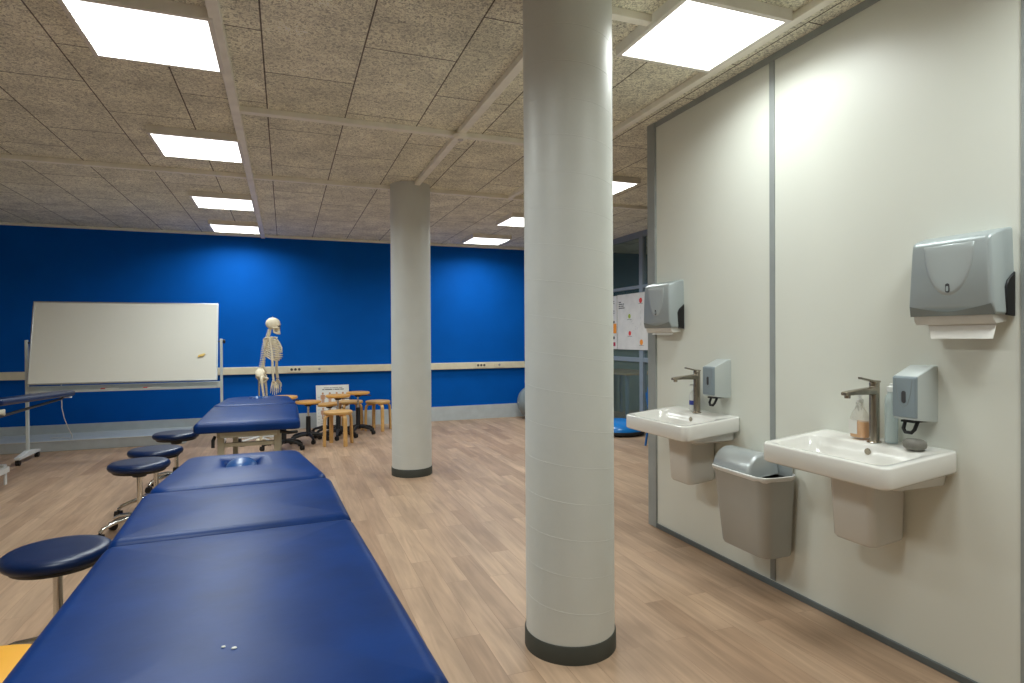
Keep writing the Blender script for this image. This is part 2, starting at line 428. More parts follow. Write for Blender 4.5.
def couch_frame(t, y0, y1, top, hx, fx, leg_y, full=True):
    f = MB()
    for s in (-1, 1): f.box(s * fx - .02, s * fx + .02, y0, y1, top - .045, top)
    for y in (y0, (y0 + y1) / 2, y1): f.box(-fx, fx, y - .02, y + .02, top - .045, top)
    f.build('top_frame', M['cream_metal'], t, .004)
    b = MB()
    for s in (-1, 1): b.box(s * fx - .025, s * fx + .025, leg_y[0] - .1, leg_y[1] + .1, .06, .11)
    for y in leg_y: b.box(-fx, fx, y - .025, y + .025, .06, .11)
    b.build('base_frame', M['cream_metal'], t, .004)
    for y in leg_y:
        for s in (-1, 1):
            MB().box(s * fx - .022, s * fx + .022, y - .022, y + .022, .11, top - .045).build('leg', M['cream_metal'], t, .004)
        MB().box(-fx + .022, fx - .022, y - .015, y + .015, top - .125, top - .095).build('cross_bar', M['cream_metal'], t, .003)
    for y in (leg_y[0] - .07, leg_y[1] + .07):
        for s in (-1, 1):
            c = MB().lathe([(.001, -.014), (.028, -.014), (.03, -.01), (.03, .01), (.028, .014), (.001, .014)], (s * fx, y, .03), 20, 'x')
            c.build('castor', M['black'], t)
    MB().box(-.10, .10, (leg_y[0] + leg_y[1]) / 2 - .25, (leg_y[0] + leg_y[1]) / 2 + .25, .115, .19).build('motor_box', M['tray_white'], t, .01)

# couch in the foreground, its near end just inside the frame
t1 = thing('treatment_couch', 'long navy vinyl treatment couch in the foreground with a face hole at its far end', 'treatment couch', (-.149, 2.14, 0), math.radians(2.3), 'treatment couches')
HX = .368
couch_frame(t1, -.95, 1.25, .592, HX, .24, (-.75, .9))
pad('main_section', t1, HX, -1.10, .0, .592, .663, .035, .04, .009, lambda y: 1 + .06 * min(1, max(0, -y / 1.0)))
ms = [c for c in bpy.data.objects if c.name == 'main_section'][0]
for x_, y_, r_ in ((.017, -.841, .0042), (-.0025, -.828, .0034)):
    q = MB().lathe([(.0005, .672), (r_, .672), (r_ * .8, .6737), (.0005, .6739)], (x_, y_, 0), 9, sx=1.3).build('worn_speck', M['paper'], ms); q['label'] = 'pale worn speck'
pad('middle_section', t1, HX - .002, .006, .648, .594, .667, .035, .04, .008)
head_pad(t1, HX - .008, .654, 1.41, .594, .667, .085, .035, ((-.01, 1.10), .085, .12), lambda y: .975 - .21 * max(0, (y - .76) / .6) ** 1.4)
for s in (-1, 1):
    MB().tube([(s * .22, -.9, .57), (s * .28, -.9, .56), (s * .28, .9, .56), (s * .22, .9, .57)], .008).build('control_bar', M['chrome'], t1)

t2 = thing('treatment_couch', 'navy vinyl treatment couch on a cream frame, standing behind the foreground couch', 'treatment couch', (-.25, 5.6, 0), 0, 'treatment couches')
couch_frame(t2, -.84, .85, .615, .35, .19, (-.76, .6))
pad('main_section', t2, .352, -.92, .20, .615, .69, .035, .035, .009)
head_pad(t2, .348, .207, .96, .615, .695, .07, .035, ((0, .74), .07, .1), lambda y: 1 - .15 * max(0, (y - .3) / .6) ** 1.3)
# low steel rail with lever, seen under the near end
MB().tube([(-.225, -.80, .575), (-.235, -.82, .55), (-.235, -.83, .50)], .012).build('lever', M['black'], t2)
MB().tube([(.21, -.8, .59), (.27, -.76, .57), (.33, -.70, .565)], .012).build('armrest_bar', M['black'], t2)

t3 = thing('treatment_couch', 'dark navy treatment couch at the left edge, only its raised arm pad in view', 'treatment couch', (-2.13, 5.5, 0), 0, 'treatment couches')
pad('main_section', t3, .33, -1.9, .02, .60, .67, .035, .03, .006, m='vinyl_dk').location = (-.20, 0, 0)
MB().loft([[(x * w + .265, y + .33, z + dz * .78 - (y - .8) * .040) for x, y in rrect(.065 * k_, .80 * (1 - (1 - k_) * .08), .055 * k_, 6)] for k_, dz, w in ((.80, 0, 1), (.97, .008, 1), (1, .022, 1), (1, .04, 1), (.95, .054, 1), (.82, .061, 1), (.4, .066, 1)) for z in (.765,)]).build('arm_pad', M['vinyl_dk'], t3, smooth=60)
MB().tube([(.27, -.60, .735), (.27, -.35, .745), (.27, .93, .752), (.265, .98, .757)], .011).build('support_rod', M['black'], t3)
MB().box(.20, .32, -.55, -.36, .772, .80).tube([(.26, -.36, .785), (.27, -.30, .765), (.27, -.26, .755)], .016).build('pad_bracket', M['cream_metal'], t3, .004)
MB().box(.13, .265, -.56, -.44, .62, .775).build('pad_support', M['cream_metal'], t3, .004)
MB().box(.25, .33, .965, 1.0, .756, .763).build('label_strip', M['paper'], t3)
for s_ in (-1, 1): MB().tube([(-.24, .3 * s_ + .2, .19), (-.24, -.3 * s_ - .5, .60)], .024).build('lift_arm', M['white_metal'], t3)
b = MB(); b.box(-.36, -.12, .84, .90, .16, .21)
for s in (-.33, -.12): b.box(s - .02, s + .02, -1.0, .9, .14, .19)
b.box(-.132, -.118, .86, .90, .035, .185).box(-.36, -.12, -1.02, -.96, .14, .19)
b.build('base_frame', M['white_metal'], t3, .004)
for y in (.80, -.9):
    for x in (-.33, -.17): MB().lathe([(.001, -.016), (.05, -.016), (.055, -.01), (.055, .01), (.05, .016), (.001, .016)], (x, y, .055), 24, 'x').build('castor', M['black'], t3)
    for x in (-.33, -.17): MB().box(x - .018, x + .018, y - .02, y + .02, .10, .142).build('castor_fork', M['chrome'], t3)

# ------------------------------------------------------------------ rolling stools
def castor(parent, x, y, name='castor'):
    m = MB()
    for s in (-1, 1):
        m.lathe([(.001, -.008), (.022, -.008), (.025, -.005), (.025, .005), (.022, .008), (.001, .008)], (x + s * .011, y, .025), 18, 'x')
    m.tube([(x, y, .02), (x, y, .062)], .007, 8); m.box(x - .02, x + .02, y - .018, y + .016, .038, .052)
    return m.build(name, M['black'], parent)
def rolling_stool(label, loc, rz, h=.476, r=.181):
    t = thing('rolling_stool', label, 'stool', loc, rz, 'navy rolling stools')
    MB().lathe([(.02, h - .052), (r - .028, h - .052), (r - .008, h - .046), (r, h - .030), (r - .003, h - .015), (r - .017, h - .004), (r - .05, h), (.02, h - .002)], n=48).build('seat', M['vinyl_dk'], t, smooth=60)
    MB().lathe([(.02, h - .066), (r - .03, h - .066), (r - .02, h - .052), (.02, h - .052)], n=40).build('seat_pan', M['black'], t)
    MB().lathe([(.012, h - .10), (.04, h - .10), (.05, h - .078), (.012, h - .078)], n=20).build('hub', M['black'], t)
    MB().lathe([(.002, .10), (.0165, .10), (.0165, h - .09), (.002, h - .09)], n=20).build('gas_lift', M['chrome'], t)
    MB().lathe([(.002, .085), (.032, .085), (.034, .10), (.028, .17), (.02, .175), (.002, .175)], n=20).build('column_cover', M['black'], t)
    for k in range(5):
        a = 2 * PI * k / 5; u = (math.cos(a), math.sin(a))
        MB().tube([(u[0] * q, u[1] * q, z) for q, z in ((.015, .115), (.08, .118), (.16, .104), (.215, .082), (.235, .062))], [.017, .016, .014, .012, .011], 10).build('base_arm', M['chrome'], t)
        castor(t, u[0] * .235, u[1] * .235)
    return t
s0 = rolling_stool('nearest navy round rolling stool, left of the foreground couch', (-.828, 2.80, 0), .35)
again(s0, 'navy rolling stool with chrome base, second from the front beside the couch', (-.903, 4.585, 0), 2.48)
again(s0, 'navy rolling stool half hidden behind the second one, third from the front', (-.897, 5.09, 0), .9)
again(s0, 'farthest navy rolling stool, beside the left end of the second couch', (-.882, 5.89, 0), 1.3)

# orange-topped stool cut by the bottom left corner
t = thing('round_stool', 'bright orange round stool at the bottom left corner, beside the foreground couch', 'stool', (-.735, 1.86, 0), .3)
MB().lathe([(.02, .41), (.17, .41), (.178, .416), (.18, .43), (.176, .442), (.165, .447), (.02, .448)], n=48).build('seat', M['orange'], t, smooth=50)
for k in range(4):
    a = PI / 4 + PI / 2 * k; u = (math.cos(a), math.sin(a))
    MB().tube([(u[0] * q, u[1] * q, z) for q, z in ((.10, .402), (.145, .396), (.165, .36), (.185, 0))], .014, 10).build('leg', M['birch'], t)

# ------------------------------------------------------------------ wooden stools at the back
def swivel_stool(label, loc, rz, h, tilt=0, r=.155, back=False):
    t = thing('swivel_stool', label, 'stool', loc, rz, 'wooden seated swivel stools')
    R = Matrix.Rotation(tilt, 3, 'Y')
    st = MB().lathe([(.02, -.034), (r - .02, -.034), (r - .004, -.028), (r, -.014), (r - .006, -.003), (r - .03, 0), (.02, -.004)], n=40)
    st.v = [tuple(R @ Vector(p) + Vector((0, 0, h))) for p in st.v]
    st.build('seat', M['seatwood'], t, smooth=50)
    MB().lathe([(.01, h - .066), (.035, h - .066), (.055, h - .036), (.01, h - .036)], n=20).build('hub', M['black'], t)
    MB().tube([(.03, -.02, h - .052), (.14, -.05, h - .058), (.17, -.055, h - .062)], [.006, .006, .009], 8).build('lever', M['black'], t)
    MB().lathe([(.002, .27), (.013, .27), (.013, h - .05), (.002, h - .05)], n=16).build('gas_lift', M['chrome'], t)
    MB().lathe([(.002, .07), (.036, .07), (.036, .10), (.029, .12), (.027, h * .62), (.02, h * .62 + .004), (.002, h * .62 + .004)], n=20).build('column_cover', M['black'], t)
    for k in range(5):
        a = 2 * PI * k / 5; u = (math.cos(a), math.sin(a))
        MB().tube([(u[0] * q, u[1] * q, z) for q, z in ((.015, .10), (.10, .094), (.20, .072), (.232, .055))], [.024, .021, .016, .014], 8).build('base_arm', M['black'], t)
        castor(t, u[0] * .232, u[1] * .232)
    return t
swivel_stool('wooden swivel stool nearest the second couch, left of the leaning chart', (.262, 7.86, 0), 1.159, .505)
swivel_stool('tallest wooden swivel stool, rightmost one on a black star base', (.905, 8.26, 0), .567, .56)
swivel_stool('wooden swivel stool rising directly behind the front birch stool', (.63, 8.02, 0), .790, .553)
swivel_stool('lowest wooden swivel stool, in front of the leaning chart with tilted seat', (.545, 8.36, 0), .142, .415, -.06)
swivel_stool('wooden swivel stool seen above the far corner of the second couch, by the skeleton', (-.02, 7.42, 0), .691, .615)

def birch_stool(label, loc, rz):
    t = thing('birch_stool', label, 'stool', loc, rz, 'bent birch stools')
    h = .405; r = .168
    MB().lathe([(.02, h - .032), (r - .004, h - .032), (r, h - .027), (r, h - .005), (r - .005, h), (.02, h)], n=48).build('seat', M['birch'], t, smooth=40)
    for k in range(4):
        a = PI / 2 * k + PI / 4; u = Vector((math.cos(a), math.sin(a), 0)); s = Vector((-u.y, u.x, 0))
        path = [(.07, h - .044), (.125, h - .044), (.148, h - .05), (.163, h - .066), (.170, h - .092), (.172, h - .13), (.178, .0)]
        rings = []
        for i, (q, z) in enumerate(path):
            p0 = path[max(i - 1, 0)]; p1 = path[min(i + 1, len(path) - 1)]
            d = Vector((p1[0] - p0[0], p1[1] - p0[1])).normalized(); nrm = Vector((-d.y, d.x))
            w, th = .022, .012
            ring = []
            for aa, bb in ((-w, -th), (w, -th), (w, th), (-w, th)):
                qq = q + nrm.x * bb; zz = z + nrm.y * bb
                ring.append(u * qq + s * aa + Vector((0, 0, max(zz, 0))))
            rings.append(ring)
        MB().loft(rings).build('leg', M['birch'], t, .004, smooth=50)
    return t
b0 = birch_stool('front birch stool with bent legs, closest to the camera in the group', (.588, 7.5, 0), -.385)
again(b0, 'birch stool half hidden behind the swivel stools, left neighbour of the rightmost stool', (.845, 8.64, 0), .12)
again(b0, 'rightmost birch stool, next to the far column', (1.20, 8.50, 0), -.58)

# ------------------------------------------------------------------ leaning chart
t = thing('anatomy_chart', 'white printed chart board leaning on the blue wall behind the wooden stools', 'chart', (.63, 8.79, 0), 0)
tl = math.atan2(.20, .62); RX = Matrix.Rotation(-tl, 3, 'X')
def lean(mb): mb.v = [tuple(RX @ Vector(p)) for p in mb.v]; return mb
lean(MB().box(-.225, .225, -.006, .006, 0, .635)).build('board', M['printboard'], t)
tx = MB(); x = -.14
for w in (.03, .10, .012, .07, .05):
    tx.box(x, x + w, -.0075, -.0055, .565, .577); x += w + .008
x = -.12
for w in (.07, .03, .08, .05):
    tx.box(x, x + w, -.0075, -.0055, .592, .598); x += w + .008
lean(tx).build('title', M['txt'], t)
fg = MB()
for i, cx in enumerate((-.135, -.04, .055, .14)):
    for cz in (.46, .24):
        fg.ball((cx, -.006, cz + .055), (.014, .0025, .017), 10, 6)
        fg.box(cx - .02, cx + .02, -.0085, -.005, cz - .03, cz + .035)
        fg.box(cx - .031, cx - .022, -.0085, -.005, cz - .025, cz + .032).box(cx + .022, cx + .031, -.0085, -.005, cz - .025, cz + .032)
        fg.box(cx - .018, cx - .003, -.0085, -.005, cz - .09, cz - .03).box(cx + .003, cx + .018, -.0085, -.005, cz - .09, cz - .03)
lean(fg).build('body_figures', M['skin'], t)
ln = MB()
for cx in (-.135, -.04, .055, .14):
    for z0 in (.34, .12, .09, .06):
        ln.box(cx - .035, cx + .03, -.0075, -.0055, z0, z0 + .005)
for k in range(9): ln.box(-.205, -.19 + .008 * (k % 3), -.0075, -.0055, .1 + .045 * k, .104 + .045 * k)
lean(ln).build('captions', M['txt_lt'], t)

# ------------------------------------------------------------------ mobile whiteboard
t = thing('mobile_whiteboard', 'wide white board on a wheeled aluminium stand before the blue wall', 'whiteboard', (-1.615, 7.74, 0))
hx = .925; tilt = math.radians(13.5); RXb = Matrix.Rotation(-tilt, 3, 'X'); pv = Vector((0, 0, 1.245))
def tb(mb): mb.v = [tuple(RXb @ Vector(p) + pv) for p in mb.v]; return mb
bw, bh = .878, .44
tb(MB().box(-bw, bw, -.012, .012, -bh, bh)).build('board_panel', M['board'], t)
fr = MB(); e = .012
fr.box(-bw - e, bw + e, -.016, .016, bh, bh + e).box(-bw - e, bw + e, -.016, .016, -bh - e, -bh)
fr.box(-bw - e, -bw, -.016, .016, -bh, bh).box(bw, bw + e, -.016, .016, -bh, bh)
tb(fr).build('board_frame', M['alu'], t, .003)
for s in (-1, 1):
    MB().box(s * hx - .014, s * hx + .014, -.016, .016, .085, 1.275).build('post', M['alu_paint'], t, .004)
    p = MB(); p.prism([(-.28, .06), (-.28, .085), (-.03, .115), (.03, .115), (.28, .085), (.28, .06)], 'x', s * hx - .025, s * hx + .025)
    p.build('foot', M['white_metal'], t, .004)
    for y in (-.25, .25):
        castor(t, s * hx, y)
    kn = MB().tube([(s * (bw + .015), 0, 1.245), (s * hx, 0, 1.245)], .008, 10)
    kn.build('pivot', M['black'], t)
kn = MB().lathe([(.001, 0), (.02, 0), (.024, .006), (.024, .018), (.018, .024), (.001, .024)], (hx + .018, 0, 1.245), 18, 'x'); kn.build('clamp_knob', M['black'], t)
MB().box(-hx + .014, hx - .014, -.015, .015, .712, .785).build('cross_rail', M['alu_paint'], t, .003)
MB().box(-hx + .05, hx - .05, -.085, -.015, .722, .728).box(-hx + .05, hx - .05, -.088, -.083, .716, .740).build('pen_tray', M['alu_paint'], t, .0015)
def marker(x, label, L=.125):
    mk = thing('whiteboard_marker', label, 'marker', (-1.625 + x, 7.69, .7285 + .009), 0, 'markers on the whiteboard tray')
    MB().lathe([(.001, 0), (.0085, 0), (.0085, L), (.001, L)], (.03, 0, 0), 14, 'x').build('barrel', M['tray_white'], mk)
    MB().lathe([(.001, -.012), (.008, -.012), (.0095, -.006), (.0095, .032), (.001, .032)], (0, 0, 0), 14, 'x').build('cap', M['red'], mk)
marker(-.235, 'white marker with red cap, left one on the whiteboard tray')
marker(.165, 'white marker with red cap, right one on the whiteboard tray')
ym = MB().prism([(-.042, -.012), (.02, -.014), (.045, .006), (.03, .016), (-.03, .010)], 'y', -.03, -.012)
ym.v = [tuple(RXb @ (Matrix.Rotation(-.25, 3, 'Y') @ Vector(p) + Vector((.735, 0, -.165))) + pv + Vector((-1.625, 7.74, 0))) for p in ym.v]
tag(ym.build('magnet', M['yellow'], None, .004), 'small yellow magnet on the right half of the whiteboard', 'magnet')
cb = MB().tube([(-2.255, 7.80, .83), (-2.255, 7.78, .74), (-2.25, 7.78, .64), (-2.255, 7.80, .54), (-2.25, 7.86, .42), (-2.25, 7.98, .30), (-2.27, 8.18, .19), (-2.33, 8.40, .125), (-2.45, 8.55, .116), (-2.6, 8.6, .116)], .0045, 8)
tag(cb.build('cord', M['paper']), 'thin white cord hanging below the left half of the whiteboard tray', 'cord')

# wall sockets on the trunking
def socket(x, w, label, slots):
    s = thing('wall_socket', label, 'wall socket', (x, D - .055, .835), 0, 'sockets on the cream trunking')
    MB().box(-w / 2, w / 2, -.008, 0, -.035, .035).build('plate', M['trunk'], s, .003)
    for k in range(slots):
        cx = (k - (slots - 1) / 2) * .05
        MB().lathe([(.001, -.0095), (.017, -.0095), (.018, -.008), (.001, -.008)], (cx, 0, .004), 16, 'y').build('outlet', M['txt'] if slots > 1 else M['txt_lt'], s)
socket(.135, .20, 'triple socket on the cream trunking right behind the skeleton', 3)
socket(.455, .17, 'blank socket plate on the trunking above the leaning chart', 1)
socket(2.86, .20, 'triple socket on the trunking right of the far column, left one', 3)
socket(3.16, .16, 'blank socket plate on the trunking right of the far column, right one', 1)

# ------------------------------------------------------------------ skeleton, side on, facing right
def skeleton():
    t = thing('skeleton', 'ivory human skeleton model standing side on, facing right before the blue wall', 'skeleton', (-.142, 7.97, 0), math.radians(-8))
    bone = M['bone']
    def P(name):
        def go(mb, par=t, sm=70):
            k = .5 if name in ('forearm_bones', 'hand_bones', 'upper_arm_bone') else 1
            q = []
            for x, y, z in mb.v:
                w_ = min(1, max(0, (1.10 - z) / .24)); x -= .048 * k * w_ * w_ * (3 - 2 * w_)
                if name == 'rib_cage': x += .014
                if name == 'skull': x, y, z = .02 + (x - .02) * .91, y * .91, 1.40 + (z - 1.40) * .95 + .006
                q.append((x, y, z))
            mb.v = q
            return mb.build(name, bone, par, smooth=sm)
        return go
    # skull: cranium, brow, cheek bones, upper jaw, nose hollow
    sk = MB()
    sk.ball((.005, 0, 1.455), (.094, .070, .077), 28, 18)
    sk.ball((.052, 0, 1.418), (.042, .050, .050), 20, 12)
    sk.ball((.066, 0, 1.375), (.030, .034, .034), 18, 10)
    for s in (-1, 1):
        sk.tube([(.085, s * .030, 1.405), (.055, s * .060, 1.398), (.0, s * .064, 1.405)], [.012, .010, .007], 8)
        sk.tube([(.094, s * .008, 1.44), (.092, s * .035, 1.446), (.07, s * .055, 1.43)], .010, 8)
    skull = P('skull')(sk)
    eye = MB()
    for s in (-1, 1): eye.ball((.078, s * .027, 1.424), (.014, .015, .014), 14, 8)
    eye.ball((.086, 0, 1.398), (.008, .009, .014), 12, 8)
    eye.build('eye_sockets', M['txt'], skull, smooth=70)
    jw = MB()
    jw.tube([(.02, -.05, 1.395), (.022, -.048, 1.345), (.06, -.036, 1.328), (.086, -.012, 1.326), (.086, .012, 1.326), (.06, .036, 1.328), (.022, .048, 1.345), (.02, .05, 1.395)], [.008, .012, .013, .014, .014, .013, .012, .008], 10)
    jw.v = [(.02 + (x - .02) * .91, y * .91, 1.406 + (z - 1.40) * .95) for x, y, z in jw.v]
    jw.build('jaw', bone, skull, smooth=70)
    te = MB()
    for k in range(-4, 5):
        a = k * .28; te.box(.062 + .033 * math.cos(a) - .004, .062 + .033 * math.cos(a) + .003, .034 * math.sin(a) - .0035, .034 * math.sin(a) + .0035, 1.337, 1.357)
    te.v = [(.02 + (x - .02) * .91, y * .91, 1.406 + (z - 1.40) * .95) for x, y, z in te.v]
    te.build('teeth', M['paper'], skull)
    # spine: an S of separate vertebra rings
    sp = MB(); path = [(-.02, 1.39), (-.03, 1.345), (-.045, 1.30), (-.075, 1.23), (-.092, 1.15), (-.095, 1.07), (-.085, .99), (-.075, .93), (-.09, .875)]
    def curve(u):
        x = u * (len(path) - 1); i = min(int(x), len(path) - 2); w = x - i
        return (path[i][0] * (1 - w) + path[i + 1][0] * w, path[i][1] * (1 - w) + path[i + 1][1] * w)
    for k in range(24):
        x, z = curve(k / 23); r = .013 + .012 * k / 23
        sp.lathe([(.004, -.008), (r, -.0085), (r * .86, 0), (r, .0085), (.004, .008)], (x, 0, z), 14)
        sp.tube([(x - r * .8, 0, z), (x - r * .8 - .026, 0, z - .010)], [.007, .004], 6)
        sp.tube([(x - .01, -.030, z), (x - .004, 0, z), (x - .01, .030, z)], [.004, .007, .004], 6)
    sp.tube([(curve(k / 23)[0], 0, curve(k / 23)[1]) for k in range(24)], .008, 8)
    P('spine')(sp)
    # rib cage: ten pairs and the breast bone
    rb = MB()
    for k in range(10):
        z = 1.285 - .024 * k; bx = curve((1.345 - z + .05) / .53)[0] if False else -.06 - .035 * math.sin(PI * min(k / 9, 1) * .6)
        fx = .045 + .055 * math.sin(PI * min((k + .5) / 10, 1) * .62); hy = .055 + .060 * math.sin(PI * (k + 1.2) / 12.5)
        drop = .045 + .006 * k
        for s in (-1, 1):
            pts = []
            full = PI if k < 7 else PI * (.92 - .09 * (k - 7))
            for q in range(15):
                a = full * q / 14
                cx = (bx + fx) / 2; ax = (fx - bx) / 2
                pts.append((cx - ax * math.cos(a), s * (hy * math.sin(a) + .008), z - drop * (1 - math.cos(a)) / 2 * (1.0) + (.018 if k >= 5 else 0) * max(0, (q - 9)) / 5))
            rb.tube(pts, .0072, 8)
    rb.tube([(.035, 0, 1.262), (.058, 0, 1.22), (.088, 0, 1.16), (.092, 0, 1.115)], [.012, .016, .012, .007], 10)
    rc = P('rib_cage')(rb)
    for s in (-1, 1):
        P('clavicle')(MB().tube([(.04, s * .012, 1.270), (.045, s * .06, 1.285), (.01, s * .11, 1.292), (-.015, s * .140, 1.285)], [.009, .0075, .007, .008], 10))
        sc = MB()
        tri = [Vector((-.025, s * .135, 1.282)), Vector((-.095, s * .055, 1.265)), Vector((-.080, s * .080, 1.135))]
        off = Vector((-.006, s * .006, 0))
        sc.loft([[p + off for p in tri], [p - off for p in tri]])
        sc.tube([tri[0] + Vector((-.004, 0, .004)), (tri[0] + tri[1]) / 2 + Vector((-.014, s * .006, .004)), tri[1]], [.012, .008, .005], 8)
        P('scapula')(sc, sm=50)
        arm = MB().tube([(-.005, s * .148, 1.268), (.0, s * .152, 1.24), (.018, s * .154, 1.12), (.03, s * .152, 1.032)], [.021, .013, .0105, .017], 12)
        def longer(mb): mb.v = [(x, y, 1.28 - (1.28 - z) * 1.075) for x, y, z in mb.v]; return mb
        P('upper_arm_bone')(longer(arm))
        fo = MB()
        fo.tube([(.026, s * .146, 1.03), (.036, s * .138, .93), (.05, s * .138, .815)], [.013, .008, .010], 10)
        fo.tube([(.036, s * .158, 1.02), (.050, s * .164, .92), (.058, s * .160, .815)], [.010, .0085, .012], 10)
        P('forearm_bones')(longer(fo))
        hd = MB()
        hd.ball((.055, s * .150, .797), (.018, .024, .014), 12, 8)
        for f_ in range(4):
            dx = .028 - .019 * f_; L_ = (.085, .092, .086, .07)[f_]
            hd.tube([(.055 + dx * .5, s * .150, .79), (.058 + dx, s * .153, .735), (.06 + dx * 1.2, s * .150, .735 - L_ * .55), (.054 + dx * 1.2, s * .144, .735 - L_)], [.006, .0065, .005, .0035], 8)
        hd.tube([(.07, s * .145, .79), (.098, s * .140, .755), (.104, s * .136, .715)], [.006, .006, .004], 8)
        P('hand_bones')(longer(hd))
    # pelvis: two flared blades, sacrum, sit bones
    pe = MB()
    for s in (-1, 1):
        pe.ball((-.088, s * .070, .862), (.056, .013, .056), 18, 12, Matrix.Rotation(s * .45, 3, 'X') @ Matrix.Rotation(.2, 3, 'Y'))
        pe.ball((-.065, s * .075, .808), (.036, .024, .034), 16, 10)
        pe.tube([(-.06, s * .07, .80), (-.02, s * .035, .785), (-.012, 0, .785)], [.016, .012, .012], 10)
        pe.tube([(-.07, s * .072, .795), (-.085, s * .055, .745), (-.05, s * .04, .742), (-.018, s * .012, .775)], [.018, .018, .013, .010], 10)
    pe.tube([(-.10, 0, .90), (-.125, 0, .85), (-.13, 0, .80), (-.112, 0, .765)], [.034, .030, .018, .008], 12)
    P('pelvis')(pe)
    for s in (-1, 1):
        P('thigh_bone')(MB().tube([(-.065, s * .082, .808), (-.062, s * .112, .79), (-.058, s * .118, .74), (-.042, s * .10, .58), (-.05, s * .085, .435)], [.022, .016, .016, .0125, .024], 12))
        P('kneecap')(MB().ball((-.018, s * .085, .44), (.010, .017, .019), 12, 8))
        P('shin_bones')(MB().tube([(-.05, s * .083, .415), (-.05, s * .083, .38), (-.062, s * .082, .22), (-.075, s * .082, .075)], [.026, .016, .011, .016], 12)
            .tube([(-.062, s * .105, .40), (-.076, s * .107, .24), (-.083, s * .100, .065)], [.009, .006, .010], 8))
        ft = MB().ball((-.11, s * .085, .045), (.032, .018, .022), 14, 8).ball((-.065, s * .085, .055), (.03, .02, .018), 14, 8)
        for k in range(5):
            yy = s * (.065 + .012 * k); ft.tube([(-.045, s * .085, .052), (.01, yy, .04), (.055 - .007 * k, yy, .026), (.085 - .012 * k, yy, .022)], [.008, .006, .006, .005], 8)
        P('foot_bones')(ft)
    MB().tube([(-.16, 0, .06), (-.16, 0, .82), (-.15, 0, .86)], .011, 12).build('stand_pole', M['chrome'], t)
    for k in range(5):
        a = 2 * PI * k / 5 + .3; u = (math.cos(a), math.sin(a))
        MB().tube([(-.16, 0, .075), (-.16 + u[0] * .15, u[1] * .15, .068), (-.16 + u[0] * .26, u[1] * .26, .058)], .012, 8).build('stand_arm', M['white_metal'], t)
        castor(t, -.16 + u[0] * .255, u[1] * .255)
    MB().tube([(0.005, 0, 1.52), (0.005, 0, 1.548)], .005, 8).build('hook', M['chrome'], t)
    t.scale = (1, 1, 1)
skeleton()

# ------------------------------------------------------------------ gym ball, balance dome, chair, desk, notice boards on the right
gb = thing('exercise_ball', 'grey exercise ball in the back corner, peeking out beside the near column', 'exercise ball', (3.64, 8.74, 0))
MB().ball((0, 0, .262), .262, 48, 30).build('shell', M['ball'], gb, smooth=80)
MB().lathe([(.001, 0), (.012, 0), (.012, .006), (.001, .006)], (-.264, 0, .262), 12, 'x').build('valve_plug', M['tray_white'], gb)
t = thing('balance_dome', 'glossy light blue balance dome on the floor, right of the near column', 'balance trainer', (4.10, 6.92, 0))
MB().lathe([(.02, .012), (.29, .012), (.318, .02), (.325, .04), (.318, .058), (.02, .06)], n=56).build('base_rim', M['rubber'], t, smooth=50)
MB().lathe([(.02, .06), (.307, .06)] + [(.305 * math.cos(a), .062 + .142 * math.sin(a)) for a in [PI / 2 * k / 14 for k in range(1, 14)]] + [(.012, .204)], n=56).build('dome', M['bosu'], t, smooth=70)
for k in range(6):
    a = 2 * PI * k / 6; MB().lathe([(.001, 0), (.02, 0), (.022, .012), (.001, .012)], (.25 * math.cos(a), .25 * math.sin(a), 0), 12).build('foot_pad', M['rubber'], t)

t = thing('blue_chair', 'bright blue chair mostly hidden behind the end of the white wall', 'chair', (4.17, 5.90, 0), math.radians(15))
MB().loft([[(x, y, z + .03 * (abs(x) / .2) ** 2) for x, y in rrect(.2 - i, .2 - i, .05, 5)] for i, z in ((.006, .43), (0, .437), (0, .444), (.006, .45))]).build('seat', M['bluechair'], t, smooth=60)
MB().loft([[(x, .205 + d + .04 * (abs(x) / .2) ** 2 * -1, z + .57) for x, z in rrect(.2, .13, .06, 5)] for d in (0, .012)]).build('backrest', M['bluechair'], t, smooth=60)
for sx in (-1, 1):
    MB().tube([(sx * .17, .18, .43), (sx * .18, .2, .56), (sx * .18, .208, .62)], .012, 10).build('back_post', M['bluechair'], t)
    for sy in (-1, 1):
        MB().tube([(sx * .16, sy * .16, .432), (sx * .195, sy * .21, 0)], .013, 10).build('leg', M['bluechair'], t)

t = thing('desk', 'wood-topped desk behind the glass partition, right of the near column', 'desk', (4.95, 8.1, 0))
MB().box(-.33, .40, -.48, .85, .705, .73).build('top', M['desk'], t, .004)
for x in (-.28, .35):
    for y in (-.43, .8): MB().box(x - .02, x + .02, y - .02, y + .02, 0, .705).build('leg', M['mull'], t, .003)

def notice(y0, y1, z0, z1, label):
    t = thing('notice_board', label, 'notice board', (XR - .004, 0, 0), 0, 'printed boards on the glass partition')
    MB().box(-.012, 0, y0, y1, z0, z1).build('panel', M['printboard'], t, .002)
    return t
def dot(t, y, z, r, m):
    MB().lathe([(.001, -.0135), (r, -.0135), (r, -.012), (.001, -.012)], (0, y, z), 24, 'x').build('dot', M[m], t)
nb = notice(6.25, 7.642, 1.09, 1.868, 'white notice board with red, green and orange dots, right of the near column')
for y, z, r, m in ((7.10, 1.76, .036, 'dotred'), (7.12, 1.71, .0, 'dotred'), (7.385, 1.555, .032, 'dotgreen'), (7.375, 1.318, .032, 'dotred'), (7.085, 1.195, .038, 'dotorange'), (6.75, 1.62, .03, 'dotgreen'), (6.7, 1.3, .03, 'dotorange')):
    if r: dot(nb, y - .07, z, r, m)
tx = MB()
